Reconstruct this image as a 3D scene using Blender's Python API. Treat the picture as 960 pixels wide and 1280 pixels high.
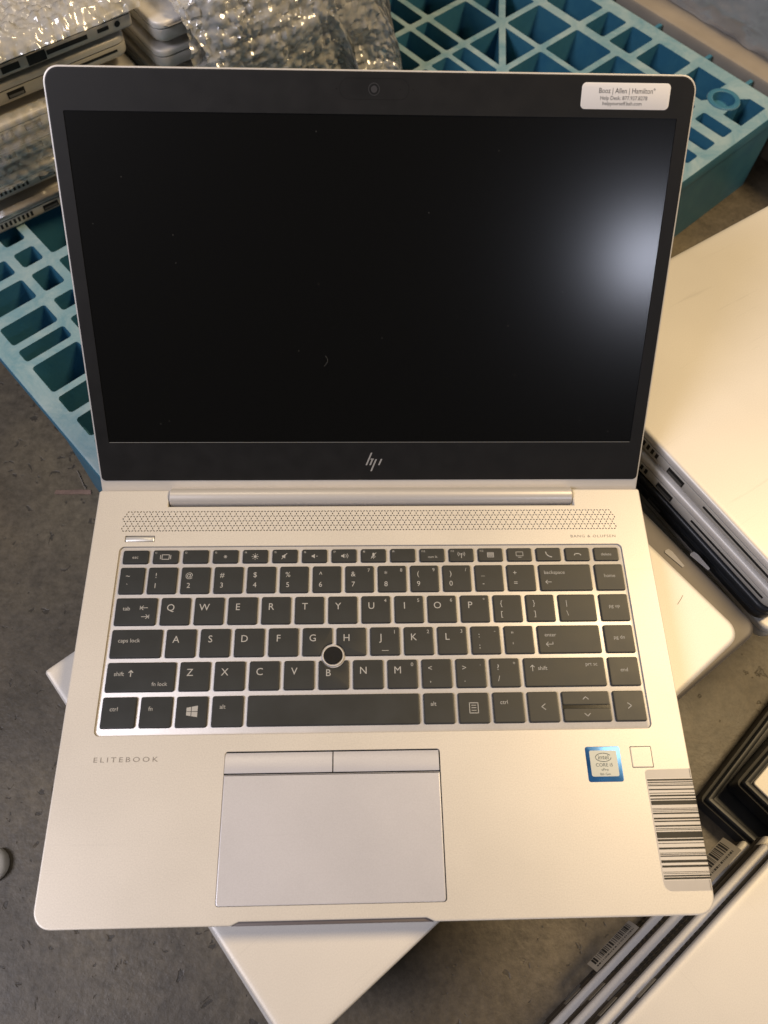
import bpy, bmesh, math, random
import numpy as np
from mathutils import Matrix, Vector, noise
from mathutils.geometry import delaunay_2d_cdt
from math import sin, cos, radians, pi

for o in list(bpy.data.objects): bpy.data.objects.remove(o)
scene = bpy.context.scene
COL = scene.collection
S = 0.001                       # everything below is written in millimetres
rnd = random.Random(7)

# ------------------------------------------------------------------ camera
cam = bpy.data.cameras.new('camera'); camo = bpy.data.objects.new('camera', cam); COL.objects.link(camo)
cam.sensor_fit = 'VERTICAL'; cam.sensor_height = 24; cam.sensor_width = 18
cam.lens = 993.18/1280*24
RT = Vector((0.9993, -0.0207, 0.0310)); FW = Vector((0.0370, 0.4467, -0.8939)).normalized()
RT = (RT-FW*RT.dot(FW)).normalized(); UP = RT.cross(FW)
camo.matrix_world = Matrix(((RT.x, UP.x, -FW.x, -10.888*S), (RT.y, UP.y, -FW.y, 5.881*S), (RT.z, UP.z, -FW.z, 423.87*S), (0, 0, 0, 1)))
cam.clip_start = 0.02; cam.clip_end = 50
cam.dof.use_dof = True; cam.dof.focus_distance = 0.47; cam.dof.aperture_fstop = 8.5
scene.camera = camo

# ------------------------------------------------------------------ light: a warehouse with warm lamps, a cool lamp in front and daylight from the left
w = bpy.data.worlds.new('World'); scene.world = w; w.use_nodes = True
bg = w.node_tree.nodes['Background']; bg.inputs[0].default_value = (1.0, 0.93, 0.84, 1); bg.inputs[1].default_value = 0.045
def lamp(name, loc, target, size, power, col):
    l = bpy.data.lights.new(name, 'AREA'); l.shape = 'DISK'; l.size = size; l.energy = power; l.color = col
    o = bpy.data.objects.new(name, l); COL.objects.link(o); o.location = loc
    o.rotation_euler = (Vector(target)-Vector(loc)).to_track_quat('-Z', 'Y').to_euler()
    return o
lamp('warm_bay_lamp', (0.95, .55, 1.45), (0.1, .15, 0), 0.5, 24, (1.0, 0.735, 0.40))
lamp('cool_bay_lamp', (0.97, -1.57, 1.335), (0.1, .2, 0), 0.18, 3.5, (0.80, 0.84, 1.0))
lamp('daylight_door', (-1.3, -0.35, 1.4), (-.1, .1, 0), 0.8, 24, (0.93, 0.90, 1.0))
lamp('ceiling_lamp', (-0.5, 1.2, 2.8), (0, .3, 0), 0.8, 6, (1.0, 0.82, 0.56))
scene.view_settings.view_transform = 'Standard'; scene.view_settings.look = 'None'
scene.view_settings.exposure = 0.0; scene.view_settings.gamma = 1.0
scene.cycles.max_bounces = 10; scene.cycles.transparent_max_bounces = 24

# ------------------------------------------------------------------ materials
def mat(name, col, rough=0.5, metal=0.0, spec=0.5, var=None, bump=None, coat=0.0, grain=0.0, smudge=0.0):
    m = bpy.data.materials.new(name); m.use_nodes = True; nt = m.node_tree; b = nt.nodes['Principled BSDF']
    b.inputs['Base Color'].default_value = (*col, 1); b.inputs['Roughness'].default_value = rough
    b.inputs['Metallic'].default_value = metal; b.inputs['Specular IOR Level'].default_value = spec
    if coat: b.inputs['Coat Weight'].default_value = coat; b.inputs['Coat Roughness'].default_value = .2
    tc = nt.nodes.new('ShaderNodeTexCoord')
    if var:                                     # (scale, amount): mottled colour
        n = nt.nodes.new('ShaderNodeTexNoise'); n.inputs['Scale'].default_value = var[0]; n.inputs['Detail'].default_value = 6
        nt.links.new(tc.outputs['Object'], n.inputs['Vector'])
        r = nt.nodes.new('ShaderNodeMapRange'); r.inputs['To Min'].default_value = 1-var[1]; r.inputs['To Max'].default_value = 1+var[1]
        r.inputs['From Min'].default_value = .3; r.inputs['From Max'].default_value = .7
        nt.links.new(n.outputs['Fac'], r.inputs['Value'])
        mx = nt.nodes.new('ShaderNodeVectorMath'); mx.operation = 'SCALE'; mx.inputs[0].default_value = col
        nt.links.new(r.outputs[0], mx.inputs['Scale']); nt.links.new(mx.outputs[0], b.inputs['Base Color'])
        r2 = nt.nodes.new('ShaderNodeMapRange'); r2.inputs['To Min'].default_value = max(0, rough-.08); r2.inputs['To Max'].default_value = min(1, rough+.08)
        nt.links.new(n.outputs['Fac'], r2.inputs['Value']); nt.links.new(r2.outputs[0], b.inputs['Roughness'])
    if grain or smudge:                          # fine metallic grain and faint scuff streaks
        src = b.inputs['Base Color'].links[0].from_socket
        g = nt.nodes.new('ShaderNodeTexNoise'); g.inputs['Scale'].default_value = 1500; g.inputs['Detail'].default_value = 3
        nt.links.new(tc.outputs['Object'], g.inputs['Vector'])
        gr = nt.nodes.new('ShaderNodeMapRange'); gr.inputs['From Min'].default_value = .3; gr.inputs['From Max'].default_value = .7; gr.inputs['To Min'].default_value = 1-grain; gr.inputs['To Max'].default_value = 1+grain
        nt.links.new(g.outputs['Fac'], gr.inputs['Value'])
        mp = nt.nodes.new('ShaderNodeMapping'); mp.inputs['Scale'].default_value = (14, 260, 60); mp.inputs['Rotation'].default_value = (0, 0, .9); nt.links.new(tc.outputs['Object'], mp.inputs['Vector'])
        k1 = nt.nodes.new('ShaderNodeTexNoise'); k1.inputs['Scale'].default_value = 1; k1.inputs['Detail'].default_value = 2; k1.inputs['Distortion'].default_value = .8; nt.links.new(mp.outputs[0], k1.inputs['Vector'])
        kr = nt.nodes.new('ShaderNodeMapRange'); kr.inputs['From Min'].default_value = .68; kr.inputs['From Max'].default_value = .76; kr.inputs['To Min'].default_value = 1; kr.inputs['To Max'].default_value = 1-smudge
        nt.links.new(k1.outputs['Fac'], kr.inputs['Value'])
        ml = nt.nodes.new('ShaderNodeMath'); ml.operation = 'MULTIPLY'; nt.links.new(gr.outputs[0], ml.inputs[0]); nt.links.new(kr.outputs[0], ml.inputs[1])
        s2 = nt.nodes.new('ShaderNodeVectorMath'); s2.operation = 'SCALE'; nt.links.new(src, s2.inputs[0]); nt.links.new(ml.outputs[0], s2.inputs['Scale']); nt.links.new(s2.outputs[0], b.inputs['Base Color'])
    if bump:                                    # (scale, strength, distance)
        n2 = nt.nodes.new('ShaderNodeTexNoise'); n2.inputs['Scale'].default_value = bump[0]; n2.inputs['Detail'].default_value = 4
        nt.links.new(tc.outputs['Object'], n2.inputs['Vector'])
        bp = nt.nodes.new('ShaderNodeBump'); bp.inputs['Strength'].default_value = bump[1]; bp.inputs['Distance'].default_value = bump[2]
        nt.links.new(n2.outputs['Fac'], bp.inputs['Height']); nt.links.new(bp.outputs[0], b.inputs['Normal'])
    return m
M = {}
M['silver'] = mat('silver_paint', (.66, .63, .59), .42, .25, .5, (45, .02), (2600, .12, .0002))
M['deck'] = mat('silver_deck', (.66, .63, .59), .42, .25, .5, (14, .035), (2600, .14, .0002), grain=.07, smudge=.035)
M['tray'] = mat('keyboard_frame', (.62, .60, .59), .40, .3, .5, (40, .02), (2600, .1, .0002), grain=.05)
M['pad'] = mat('touchpad_glass', (.61, .61, .665), .34, .25, .6, (16, .03), (3200, .06, .0002), grain=.04, smudge=.03)
M['barrel'] = mat('hinge_metal', (.66, .64, .63), .34, .4)
M['rim'] = mat('bright_rim', (.80, .79, .77), .3, .5)
M['key'] = mat('key_plastic', (.018, .0212, .0245), .46, 0, .5, (55, .22), (4200, .10, .0001))
M['print'] = mat('key_print', (.40, .40, .395), .6)
M['greyprint'] = mat('grey_print', (.22, .20, .18), .6)
M['bezel'] = mat('bezel_plastic', (.009, .009, .0095), .5, 0, .3, (90, .12), (3000, .1, .0001))
M['black'] = mat('black_gap', (.006, .006, .006), .7, 0, .2)
M['stick'] = mat('stick_rubber', (.012, .012, .012), .8, 0, .3, None, (2500, .8, .0006))
M['white'] = mat('paper_white', (.78, .76, .75), .55)
M['shadepaper'] = mat('shaded_paper', (.26, .24, .21), .6, var=(50, .1))  # label paper greyed to carry the shade low in the stack
M['ink'] = mat('black_ink', (.012, .012, .012), .55)
M['barpaper'] = mat('label_paper', (.66, .62, .57), .5, var=(60, .03))
M['barclear'] = mat('label_film', (.50, .47, .44), .35, var=(60, .05))
M['blueframe'] = mat('blue_foil', (.02, .12, .36), .25, .5, .5, (120, .3))
M['greyfoil'] = mat('silver_foil', (.43, .47, .48), .4, .2, .5, (60, .08))
M['lidwhite'] = mat('silver_lid', (.70, .67, .63), .45, .15, .5, (9, .05), (2200, .08, .0002), grain=.05, smudge=.10)
M['bodyside'] = mat('silver_side', (.55, .53, .49), .45, .3, .5, (40, .06))
M['taupe'] = mat('grey_lid', (.13, .118, .112), .5, .2, .5, (30, .05))
M['darkbody'] = mat('dark_body', (.022, .024, .028), .4, .2, .5, (40, .1))
M['port'] = mat('port_dark', (.012, .012, .012), .6)
M['portmetal'] = mat('port_metal', (.30, .30, .30), .35, .8)
M['rubber'] = mat('rubber', (.02, .02, .02), .8)
M['cardboard'] = mat('tan_board', (.30, .26, .215), .75, 0, .3, (18, .12), (300, .2, .0006))
M['greybundle'] = mat('grey_bundle', (.22, .225, .23), .6, 0, .4, (25, .35))
M['tape'] = mat('pink_tape', (.26, .17, .13), .7, var=(120, .25))

def screen_mat():
    m = mat('screen_glass', (.0022, .0022, .0022), .5, 0, .03); nt = m.node_tree; b = nt.nodes['Principled BSDF']
    b.inputs['Coat Weight'].default_value = 1; b.inputs['Coat IOR'].default_value = 1.5; b.inputs['Coat Roughness'].default_value = .185
    tc = nt.nodes.new('ShaderNodeTexCoord')
    v = nt.nodes.new('ShaderNodeTexVoronoi'); v.inputs['Scale'].default_value = 170
    nt.links.new(tc.outputs['Object'], v.inputs['Vector'])
    lt = nt.nodes.new('ShaderNodeMath'); lt.operation = 'LESS_THAN'; lt.inputs[1].default_value = .05
    nt.links.new(v.outputs['Distance'], lt.inputs[0])
    sep = nt.nodes.new('ShaderNodeSeparateColor'); nt.links.new(v.outputs['Color'], sep.inputs[0])
    g = nt.nodes.new('ShaderNodeMath'); g.operation = 'GREATER_THAN'; g.inputs[1].default_value = .84
    nt.links.new(sep.outputs[0], g.inputs[0])
    mu = nt.nodes.new('ShaderNodeMath'); mu.operation = 'MULTIPLY'; nt.links.new(lt.outputs[0], mu.inputs[0]); nt.links.new(g.outputs[0], mu.inputs[1])
    mx = nt.nodes.new('ShaderNodeMix'); mx.data_type = 'RGBA'; mx.inputs[6].default_value = (.0022, .0022, .0022, 1); mx.inputs[7].default_value = (.05, .05, .046, 1)
    nt.links.new(mu.outputs[0], mx.inputs[0]); nt.links.new(mx.outputs[2], b.inputs['Base Color'])
    return m
M['screen'] = screen_mat()

def concrete():
    m = bpy.data.materials.new('concrete'); m.use_nodes = True; nt = m.node_tree; b = nt.nodes['Principled BSDF']; L = nt.links
    tc = nt.nodes.new('ShaderNodeTexCoord')
    def nz(scale, det=6, rough=.6):
        n = nt.nodes.new('ShaderNodeTexNoise'); n.inputs['Scale'].default_value = scale; n.inputs['Detail'].default_value = det; n.inputs['Roughness'].default_value = rough
        L.new(tc.outputs['Object'], n.inputs['Vector']); return n
    def ramp(src, pts):
        r = nt.nodes.new('ShaderNodeValToRGB'); e = r.color_ramp.elements
        while len(e) < len(pts): e.new(.5)
        for k, (p, c) in enumerate(pts): e[k].position = p; e[k].color = (*c, 1)
        L.new(src, r.inputs[0]); return r
    big = ramp(nz(4.5, 5).outputs['Fac'], [(.28, (.062, .050, .034)), (.5, (.118, .098, .072)), (.7, (.20, .162, .105))])
    fine = ramp(nz(160, 6, .7).outputs['Fac'], [(.3, (.6, .6, .6)), (.7, (1.28, 1.28, 1.28))])
    mul = nt.nodes.new('ShaderNodeMix'); mul.data_type = 'RGBA'; mul.blend_type = 'MULTIPLY'; mul.inputs[0].default_value = 1
    L.new(big.outputs[0], mul.inputs[6]); L.new(fine.outputs[0], mul.inputs[7])
    pit = nz(120, 2.5, .55); pit.inputs['Distortion'].default_value = .6
    zone = nz(9, 2); thr = nt.nodes.new('ShaderNodeMapRange'); thr.inputs['From Min'].default_value = .3; thr.inputs['From Max'].default_value = .7; thr.inputs['To Min'].default_value = .70; thr.inputs['To Max'].default_value = .635
    L.new(zone.outputs['Fac'], thr.inputs['Value'])
    sb = nt.nodes.new('ShaderNodeMath'); sb.operation = 'SUBTRACT'; L.new(pit.outputs['Fac'], sb.inputs[0]); L.new(thr.outputs[0], sb.inputs[1])
    lt = nt.nodes.new('ShaderNodeMapRange'); lt.inputs['From Min'].default_value = 0; lt.inputs['From Max'].default_value = .035; L.new(sb.outputs[0], lt.inputs['Value'])
    mx = nt.nodes.new('ShaderNodeMix'); mx.data_type = 'RGBA'; mx.inputs[7].default_value = (.045, .038, .030, 1)
    sc = nt.nodes.new('ShaderNodeMath'); sc.operation = 'MULTIPLY'; sc.inputs[1].default_value = .8; L.new(lt.outputs[0], sc.inputs[0])
    L.new(sc.outputs[0], mx.inputs[0]); L.new(mul.outputs[2], mx.inputs[6]); L.new(mx.outputs[2], b.inputs['Base Color'])
    rr = nt.nodes.new('ShaderNodeMapRange'); rr.inputs['To Min'].default_value = .34; rr.inputs['To Max'].default_value = .62
    L.new(nz(14, 4).outputs['Fac'], rr.inputs['Value']); L.new(rr.outputs[0], b.inputs['Roughness'])
    hm = nt.nodes.new('ShaderNodeMath'); hm.operation = 'MULTIPLY_ADD'; hm.inputs[1].default_value = -1.0; L.new(lt.outputs[0], hm.inputs[0]); L.new(nz(220, 5).outputs['Fac'], hm.inputs[2])
    bp = nt.nodes.new('ShaderNodeBump'); bp.inputs['Strength'].default_value = .35; bp.inputs['Distance'].default_value = .0012
    L.new(hm.outputs[0], bp.inputs['Height']); L.new(bp.outputs[0], b.inputs['Normal'])
    return m
M['concrete'] = concrete()

def pallet_mat(nm, c0, c1):
    m = mat(nm, (.10, .33, .44), .42, 0, .5, None, (420, .25, .0008)); nt = m.node_tree; b = nt.nodes['Principled BSDF']
    tc = nt.nodes.new('ShaderNodeTexCoord'); n = nt.nodes.new('ShaderNodeTexNoise'); n.inputs['Scale'].default_value = 26; n.inputs['Detail'].default_value = 10; n.inputs['Roughness'].default_value = .68; n.inputs['Distortion'].default_value = .7
    nt.links.new(tc.outputs['Object'], n.inputs['Vector'])
    r = nt.nodes.new('ShaderNodeValToRGB'); e = r.color_ramp.elements
    e[0].position = .33; e[0].color = (*c0, 1); e[1].position = .68; e[1].color = (*c1, 1)
    nt.links.new(n.outputs['Fac'], r.inputs[0]); nt.links.new(r.outputs[0], b.inputs['Base Color'])
    return m
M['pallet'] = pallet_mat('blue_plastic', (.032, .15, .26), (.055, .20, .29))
M['pallet_top'] = pallet_mat('scuffed_lit_blue_plastic', (.135, .29, .375), (.36, .48, .52))

def film(name, alpha, col=(.9, .9, .88), rough=.12, scale=180):
    m = bpy.data.materials.new(name); m.use_nodes = True; nt = m.node_tree; b = nt.nodes['Principled BSDF']; out = nt.nodes['Material Output']
    b.inputs['Base Color'].default_value = (*col, 1); b.inputs['Roughness'].default_value = rough; b.inputs['Specular IOR Level'].default_value = .9
    t = nt.nodes.new('ShaderNodeBsdfTransparent'); t.inputs[0].default_value = (.97, .97, .96, 1)
    gl = nt.nodes.new('ShaderNodeBsdfGlossy'); gl.inputs['Roughness'].default_value = rough; gl.inputs['Color'].default_value = (1, 1, 1, 1)
    tc = nt.nodes.new('ShaderNodeTexCoord'); mp = nt.nodes.new('ShaderNodeMapping'); mp.inputs['Scale'].default_value = (1, 1.9, 1.3); mp.inputs['Rotation'].default_value = (.3, .2, .5)
    nt.links.new(tc.outputs['Object'], mp.inputs['Vector'])
    n = nt.nodes.new('ShaderNodeTexNoise'); n.noise_type = 'RIDGED_MULTIFRACTAL'; n.inputs['Scale'].default_value = scale; n.inputs['Detail'].default_value = 3; n.inputs['Distortion'].default_value = .5
    nt.links.new(mp.outputs[0], n.inputs['Vector'])
    bp = nt.nodes.new('ShaderNodeBump'); bp.inputs['Strength'].default_value = .6; bp.inputs['Distance'].default_value = .003
    nt.links.new(n.outputs['Fac'], bp.inputs['Height'])
    for s in (b, gl): nt.links.new(bp.outputs[0], s.inputs['Normal'])
    fr = nt.nodes.new('ShaderNodeFresnel'); fr.inputs[0].default_value = 1.75; nt.links.new(bp.outputs[0], fr.inputs['Normal'])
    m1 = nt.nodes.new('ShaderNodeMixShader'); m1.inputs[0].default_value = alpha
    nt.links.new(t.outputs[0], m1.inputs[1]); nt.links.new(b.outputs[0], m1.inputs[2])
    m2 = nt.nodes.new('ShaderNodeMixShader'); nt.links.new(fr.outputs[0], m2.inputs[0]); nt.links.new(m1.outputs[0], m2.inputs[1]); nt.links.new(gl.outputs[0], m2.inputs[2])
    nt.links.new(m2.outputs[0], out.inputs['Surface'])
    return m
M['bubble'] = film('bubble_film', .36, (.97, .97, .96), .14, 70)
M['brownfilm'] = film('brown_film', .42, (.26, .21, .16), .2, 60)
M['film'] = film('stretch_film', .30, (.8, .8, .8), .16, 40)

# ------------------------------------------------------------------ mesh helpers
def link(name, me, m=None, parent=None, loc=None):
    o = bpy.data.objects.new(name, me); COL.objects.link(o)
    if m is not None and me is not None and not me.materials: me.materials.append(M[m] if isinstance(m, str) else m)
    if parent is not None: o.parent = parent
    if loc is not None: o.location = loc
    return o
def tag(o, label, cat, group=None):
    o['label'] = label; o['category'] = cat
    if group: o['group'] = group
    return o
def thing(name, label, cat, loc=(0, 0, 0), rz=0, group=None):
    o = bpy.data.objects.new(name, None); COL.objects.link(o); o.empty_display_size = .02
    o.location = loc; o.rotation_euler = (0, 0, rz); return tag(o, label, cat, group)
class MB:
    def __init__(s): s.v = []; s.f = []
    def add(s, vs, fs):
        k = len(s.v); s.v += [tuple(x) for x in vs]; s.f += [tuple(i+k for i in f) for f in fs]
    def mesh(s, name, smooth=35):
        me = bpy.data.meshes.new(name); me.from_pydata([(x*S, y*S, z*S) for x, y, z in s.v], [], s.f); me.update()
        if smooth:
            me.polygons.foreach_set('use_smooth', [True]*len(me.polygons)); me.set_sharp_from_angle(angle=radians(smooth))
        return me
def rrect(x0, y0, x1, y1, r, n=5):
    if not isinstance(r, (tuple, list)): r = (r,)*4      # order: x0y0, x1y0, x1y1, x0y1
    out = []
    for k, (cx, cy, sx, sy) in enumerate(((x0, y0, 1, 1), (x1, y0, -1, 1), (x1, y1, -1, -1), (x0, y1, 1, -1))):
        rr = r[k]
        if rr <= 0: out.append((cx, cy)); continue
        a0 = pi+k*pi/2
        for i in range(n+1):
            a = a0+pi/2*i/n; out.append((cx+sx*rr+rr*cos(a), cy+sy*rr+rr*sin(a)))
    return out
def rr_in(x0, y0, x1, y1, r, n=5):
    r = r if isinstance(r, (tuple, list)) else (r,)*4
    return lambda d: rrect(x0+d, y0+d, x1-d, y1-d, tuple(max(q-d, .5) for q in r), n)
def circ(cx, cy, r, n=24): return [(cx+r*cos(2*pi*i/n), cy+r*sin(2*pi*i/n)) for i in range(n)]
def inset(poly, d):
    if abs(d) < 1e-9: return list(poly)
    n = len(poly); out = []
    for i in range(n):
        p0, p1, p2 = poly[i-1], poly[i], poly[(i+1) % n]
        a = (p1[0]-p0[0], p1[1]-p0[1]); b = (p2[0]-p1[0], p2[1]-p1[1])
        la = math.hypot(*a) or 1; lb = math.hypot(*b) or 1
        n1 = (-a[1]/la, a[0]/la); n2 = (-b[1]/lb, b[0]/lb)
        k = max(1+n1[0]*n2[0]+n1[1]*n2[1], .35)
        out.append((p1[0]+d*(n1[0]+n2[0])/k, p1[1]+d*(n1[1]+n2[1])/k))
    return out
def cdt(loops):
    vs = []; es = []
    for lp in loops:
        k = len(vs); n = len(lp); vs += [Vector(p) for p in lp]; es += [(k+i, k+(i+1) % n) for i in range(n)]
    V, E, F = delaunay_2d_cdt(vs, es, [], 0, 1e-6)[:3]
    V = np.array([(v.x, v.y) for v in V]); F = np.array([tuple(f) for f in F])
    c = V[F].mean(1)
    A = np.vstack([np.array(lp) for lp in loops]); B = np.vstack([np.roll(np.array(lp), -1, 0) for lp in loops])
    ins = np.zeros(len(c), bool)
    for a, b in zip(A, B):
        if a[1] == b[1]: continue
        hit = ((a[1] > c[:, 1]) != (b[1] > c[:, 1])) & (c[:, 0] < (b[0]-a[0])*(c[:, 1]-a[1])/(b[1]-a[1])+a[0])
        ins ^= hit
    return V, F[ins]
def solid(mb, poly, prof, holes=(), depth=None, bottom=True):
    """prof: (inset, z) from the bottom to the top; holes are cut through the top cap with walls of the given depth"""
    rings = [[(x, y, z) for x, y in (poly(d) if callable(poly) else inset(poly, d))] for d, z in prof]
    n = len(rings[0]); vs = [v for r in rings for v in r]; fs = []
    for k in range(len(rings)-1):
        for i in range(n):
            j = (i+1) % n; fs.append((k*n+i, k*n+j, (k+1)*n+j, (k+1)*n+i))
    if bottom: fs.append(tuple(range(n-1, -1, -1)))
    t = (len(rings)-1)*n
    if not holes:
        fs.append(tuple(range(t, t+n))); mb.add(vs, fs); return
    mb.add(vs, fs)
    zt = prof[-1][1]; V, F = cdt([[p[:2] for p in rings[-1]]]+[list(h) for h in holes])
    mb.add([(x, y, zt) for x, y in V], [tuple(f) for f in F])
    for k, h in enumerate(holes):
        dp = depth[k] if isinstance(depth, (list, tuple)) else depth
        m = len(h); mb.add([(x, y, zt) for x, y in h]+[(x, y, zt-dp) for x, y in h], [((i+1) % m, i, m+i, m+(i+1) % m) for i in range(m)])
def box(mb, x0, y0, z0, x1, y1, z1, r=0):
    if r: solid(mb, [(x0, y0), (x1, y0), (x1, y1), (x0, y1)], [(0, z0), (0, z1-r), (r*.3, z1-r*.3), (r, z1)])
    else: solid(mb, [(x0, y0), (x1, y0), (x1, y1), (x0, y1)], [(0, z0), (0, z1)])
def flat(mb, poly, z): mb.add([(x, y, z) for x, y in poly], [tuple(range(len(poly)))])
def stroke(mb, pts, wd, z, closed=False):
    pts = list(pts)
    if closed: pts.append(pts[0])
    for a, b in zip(pts, pts[1:]):
        d = (b[0]-a[0], b[1]-a[1]); l = math.hypot(*d) or 1; nx, ny = -d[1]/l*wd/2, d[0]/l*wd/2; ex, ey = d[0]/l*wd*.3, d[1]/l*wd*.3
        flat(mb, [(a[0]-nx-ex, a[1]-ny-ey), (b[0]-nx+ex, b[1]-ny+ey), (b[0]+nx+ex, b[1]+ny+ey), (a[0]+nx-ex, a[1]+ny-ey)], z)
_txt = {}
def text(mb, s, x, y, size, z, align='L', space=1.0, sx=1.0, ang=0):
    key = (s, space)
    if key not in _txt:
        c = bpy.data.curves.new('t', 'FONT'); c.body = s; c.size = 1; c.resolution_u = 3; c.space_character = space
        o = bpy.data.objects.new('t', c); me = bpy.data.meshes.new_from_object(o)
        V = [tuple(v.co[:2]) for v in me.vertices]; F = [tuple(p.vertices) for p in me.polygons]
        bpy.data.objects.remove(o); bpy.data.curves.remove(c); bpy.data.meshes.remove(me)
        _txt[key] = (V, F)
    V, F = _txt[key]
    if not V: return
    x0 = min(v[0] for v in V); x1 = max(v[0] for v in V)
    off = {'L': x0, 'C': (x0+x1)/2, 'R': x1}[align]; ca, sa = cos(ang), sin(ang)
    pts = []
    for u, v in V:
        a = (u-off)*size*sx; b = v*size
        pts.append((x+a*ca-b*sa, y+a*sa+b*ca, z))
    mb.add(pts, F)

# ------------------------------------------------------------------ setting: the concrete floor
FLOOR = -197.0
mb = MB(); n = 24
mb.add([(-3000+6000*i/n, -3000+6000*j/n, FLOOR) for j in range(n+1) for i in range(n+1)], [(j*(n+1)+i, j*(n+1)+i+1, (j+1)*(n+1)+i+1, (j+1)*(n+1)+i) for j in range(n) for i in range(n)])
fl = link('floor', mb.mesh('floor', 0), 'concrete'); fl['kind'] = 'structure'

# ================================================================== the open laptop
BASE = thing('open_laptop', 'open silver laptop with black screen and keyboard, lying on a white laptop', 'laptop', (0, .117, -.017))
def part(name, mb, m, parent=BASE, smooth=35, mesh=None):
    me = mesh or mb.mesh(name, smooth)
    return link(name, me, m, parent, tuple(-c for c in parent.location) if parent is BASE else None)

# --- top case, with real openings
out = rrect(-163, 0, 163, 232.8, (9, 9, 1.2, 1.2), 8)
# front scoop and hinge notch
def build_outline():
    o = []
    for i in range(9): a = pi+pi/2*i/8; o.append((-154+9*cos(a), 9+9*sin(a)))
    o += [(-70.5, 0), (-66.5, 1.7), (22.5, 1.7), (26.5, 0)]
    for i in range(9): a = -pi/2+pi/2*i/8; o.append((154+9*cos(a), 9+9*sin(a)))
    o += [(163, 231.8), (162, 232.8), (121.6, 232.8), (121.6, 221.9), (-121.6, 221.9), (-121.6, 232.8), (-162, 232.8), (-163, 231.8)]
    return o
deck = build_outline()
slots = []; seen = set(); A = 3.56; H = A*.866
for r in range(4):
    for c in range(82):
        cx = -143.2+c*A+(0 if r % 2 == 0 else -A/2); cy = 216.9-r*H
        if cx > 143.4: continue
        for k in range(6):
            an = k*pi/3; ex, ey = cx+A/2*cos(an), cy+A/2*sin(an)
            kk = (round(ex*4), round(ey*4))
            if kk in seen or any((kk[0]+i, kk[1]+j) in seen for i in (-1, 0, 1) for j in (-1, 0, 1)): continue
            seen.add(kk); tx, ty = -sin(an), cos(an); l, wd = .56, .30
            slots.append([(ex-tx*l-cos(an)*wd, ey-ty*l-sin(an)*wd), (ex-tx*l+cos(an)*wd, ey-ty*l+sin(an)*wd), (ex+tx*l+cos(an)*wd, ey+ty*l+sin(an)*wd), (ex+tx*l-cos(an)*wd, ey+ty*l-sin(an)*wd)])
KB = rrect(-146.6, 88.6, 146.6, 196.2, 3, 5)
PADW = rrect(-78.2, 8.2, 32.8, 80, 1.6, 4)
PWR = rrect(-144.2, 199, -127, 203, .4, 2)
FPR = rrect(132.6, 68.6, 144, 79.5, .5, 2)
mb = MB(); solid(mb, deck, [(.5, -4.2), (0, -3.4), (0, -.5), (.15, -.15), (.5, 0), (.9, 0)], [KB, PADW, PWR, FPR]+slots, [2.2, 1.6, 1.5, .5]+[1.2]*len(slots), bottom=False)
part('top_case', mb, 'deck', smooth=30)
mb = MB(); flat(mb, [(-147, 203.5), (147, 203.5), (147, 220), (-147, 220)], -1.1); part('speaker_backing', mb, 'black')
mb = MB(); solid(mb, rr_in(-162, 1.9, 162, 221.5, 8, 6), [(9, -14.6), (6, -14.4), (1.5, -9), (0, -4.6), (0, -2.6)]); part('bottom_case', mb, 'bodyside')
for x, y in ((-120, 20), (120, 20), (-120, 205), (120, 205)):
    mb = MB(); solid(mb, rrect(x-18, y-4, x+18, y+4, 3.5, 4), [(.5, -17), (0, -16.4), (0, -14.2)]); part('rubber_foot', mb, 'rubber')
# --- keyboard frame and keys
mb = MB(); solid(mb, rrect(-146.4, 88.8, 146.4, 196, 3, 5), [(0, -2.4), (0, -1.25), (.3, -1.1)]); part('keyboard_frame', mb, 'tray')
NUB = (-23.0, 130.2)
KEYTOP = .15
keymesh = {}
def key_poly(x0, y0, x1, y1, cut):
    p = rrect(x0, y0, x1, y1, 1.15, 4)
    if not cut: return p
    r = 6.7; q = []; n = len(p)
    fine = []
    for i in range(n):
        a, b = p[i], p[(i+1) % n]; m = max(1, int(math.hypot(b[0]-a[0], b[1]-a[1])/.25))
        fine += [(a[0]+(b[0]-a[0])*k/m, a[1]+(b[1]-a[1])*k/m) for k in range(m)]
    ins = [math.hypot(x-NUB[0], y-NUB[1]) < r for x, y in fine]
    # start just after the removed run
    N = len(fine); st = next(i for i in range(N) if ins[i-1] and not ins[i])
    seq = [fine[(st+i) % N] for i in range(N) if not ins[(st+i) % N]]
    keep = [seq[0]]+[seq[i] for i in range(1, len(seq)-1) if i % 4 == 0 or math.hypot(seq[i+1][0]-2*seq[i][0]+seq[i-1][0], seq[i+1][1]-2*seq[i][1]+seq[i-1][1]) > .01]+[seq[-1]]
    a0 = math.atan2(seq[-1][1]-NUB[1], seq[-1][0]-NUB[0]); a1 = math.atan2(seq[0][1]-NUB[1], seq[0][0]-NUB[0])
    da = (a1-a0+pi) % (2*pi)-pi
    return keep+[(NUB[0]+r*cos(a0+da*k/9), NUB[1]+r*sin(a0+da*k/9)) for k in range(1, 9)]
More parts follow.
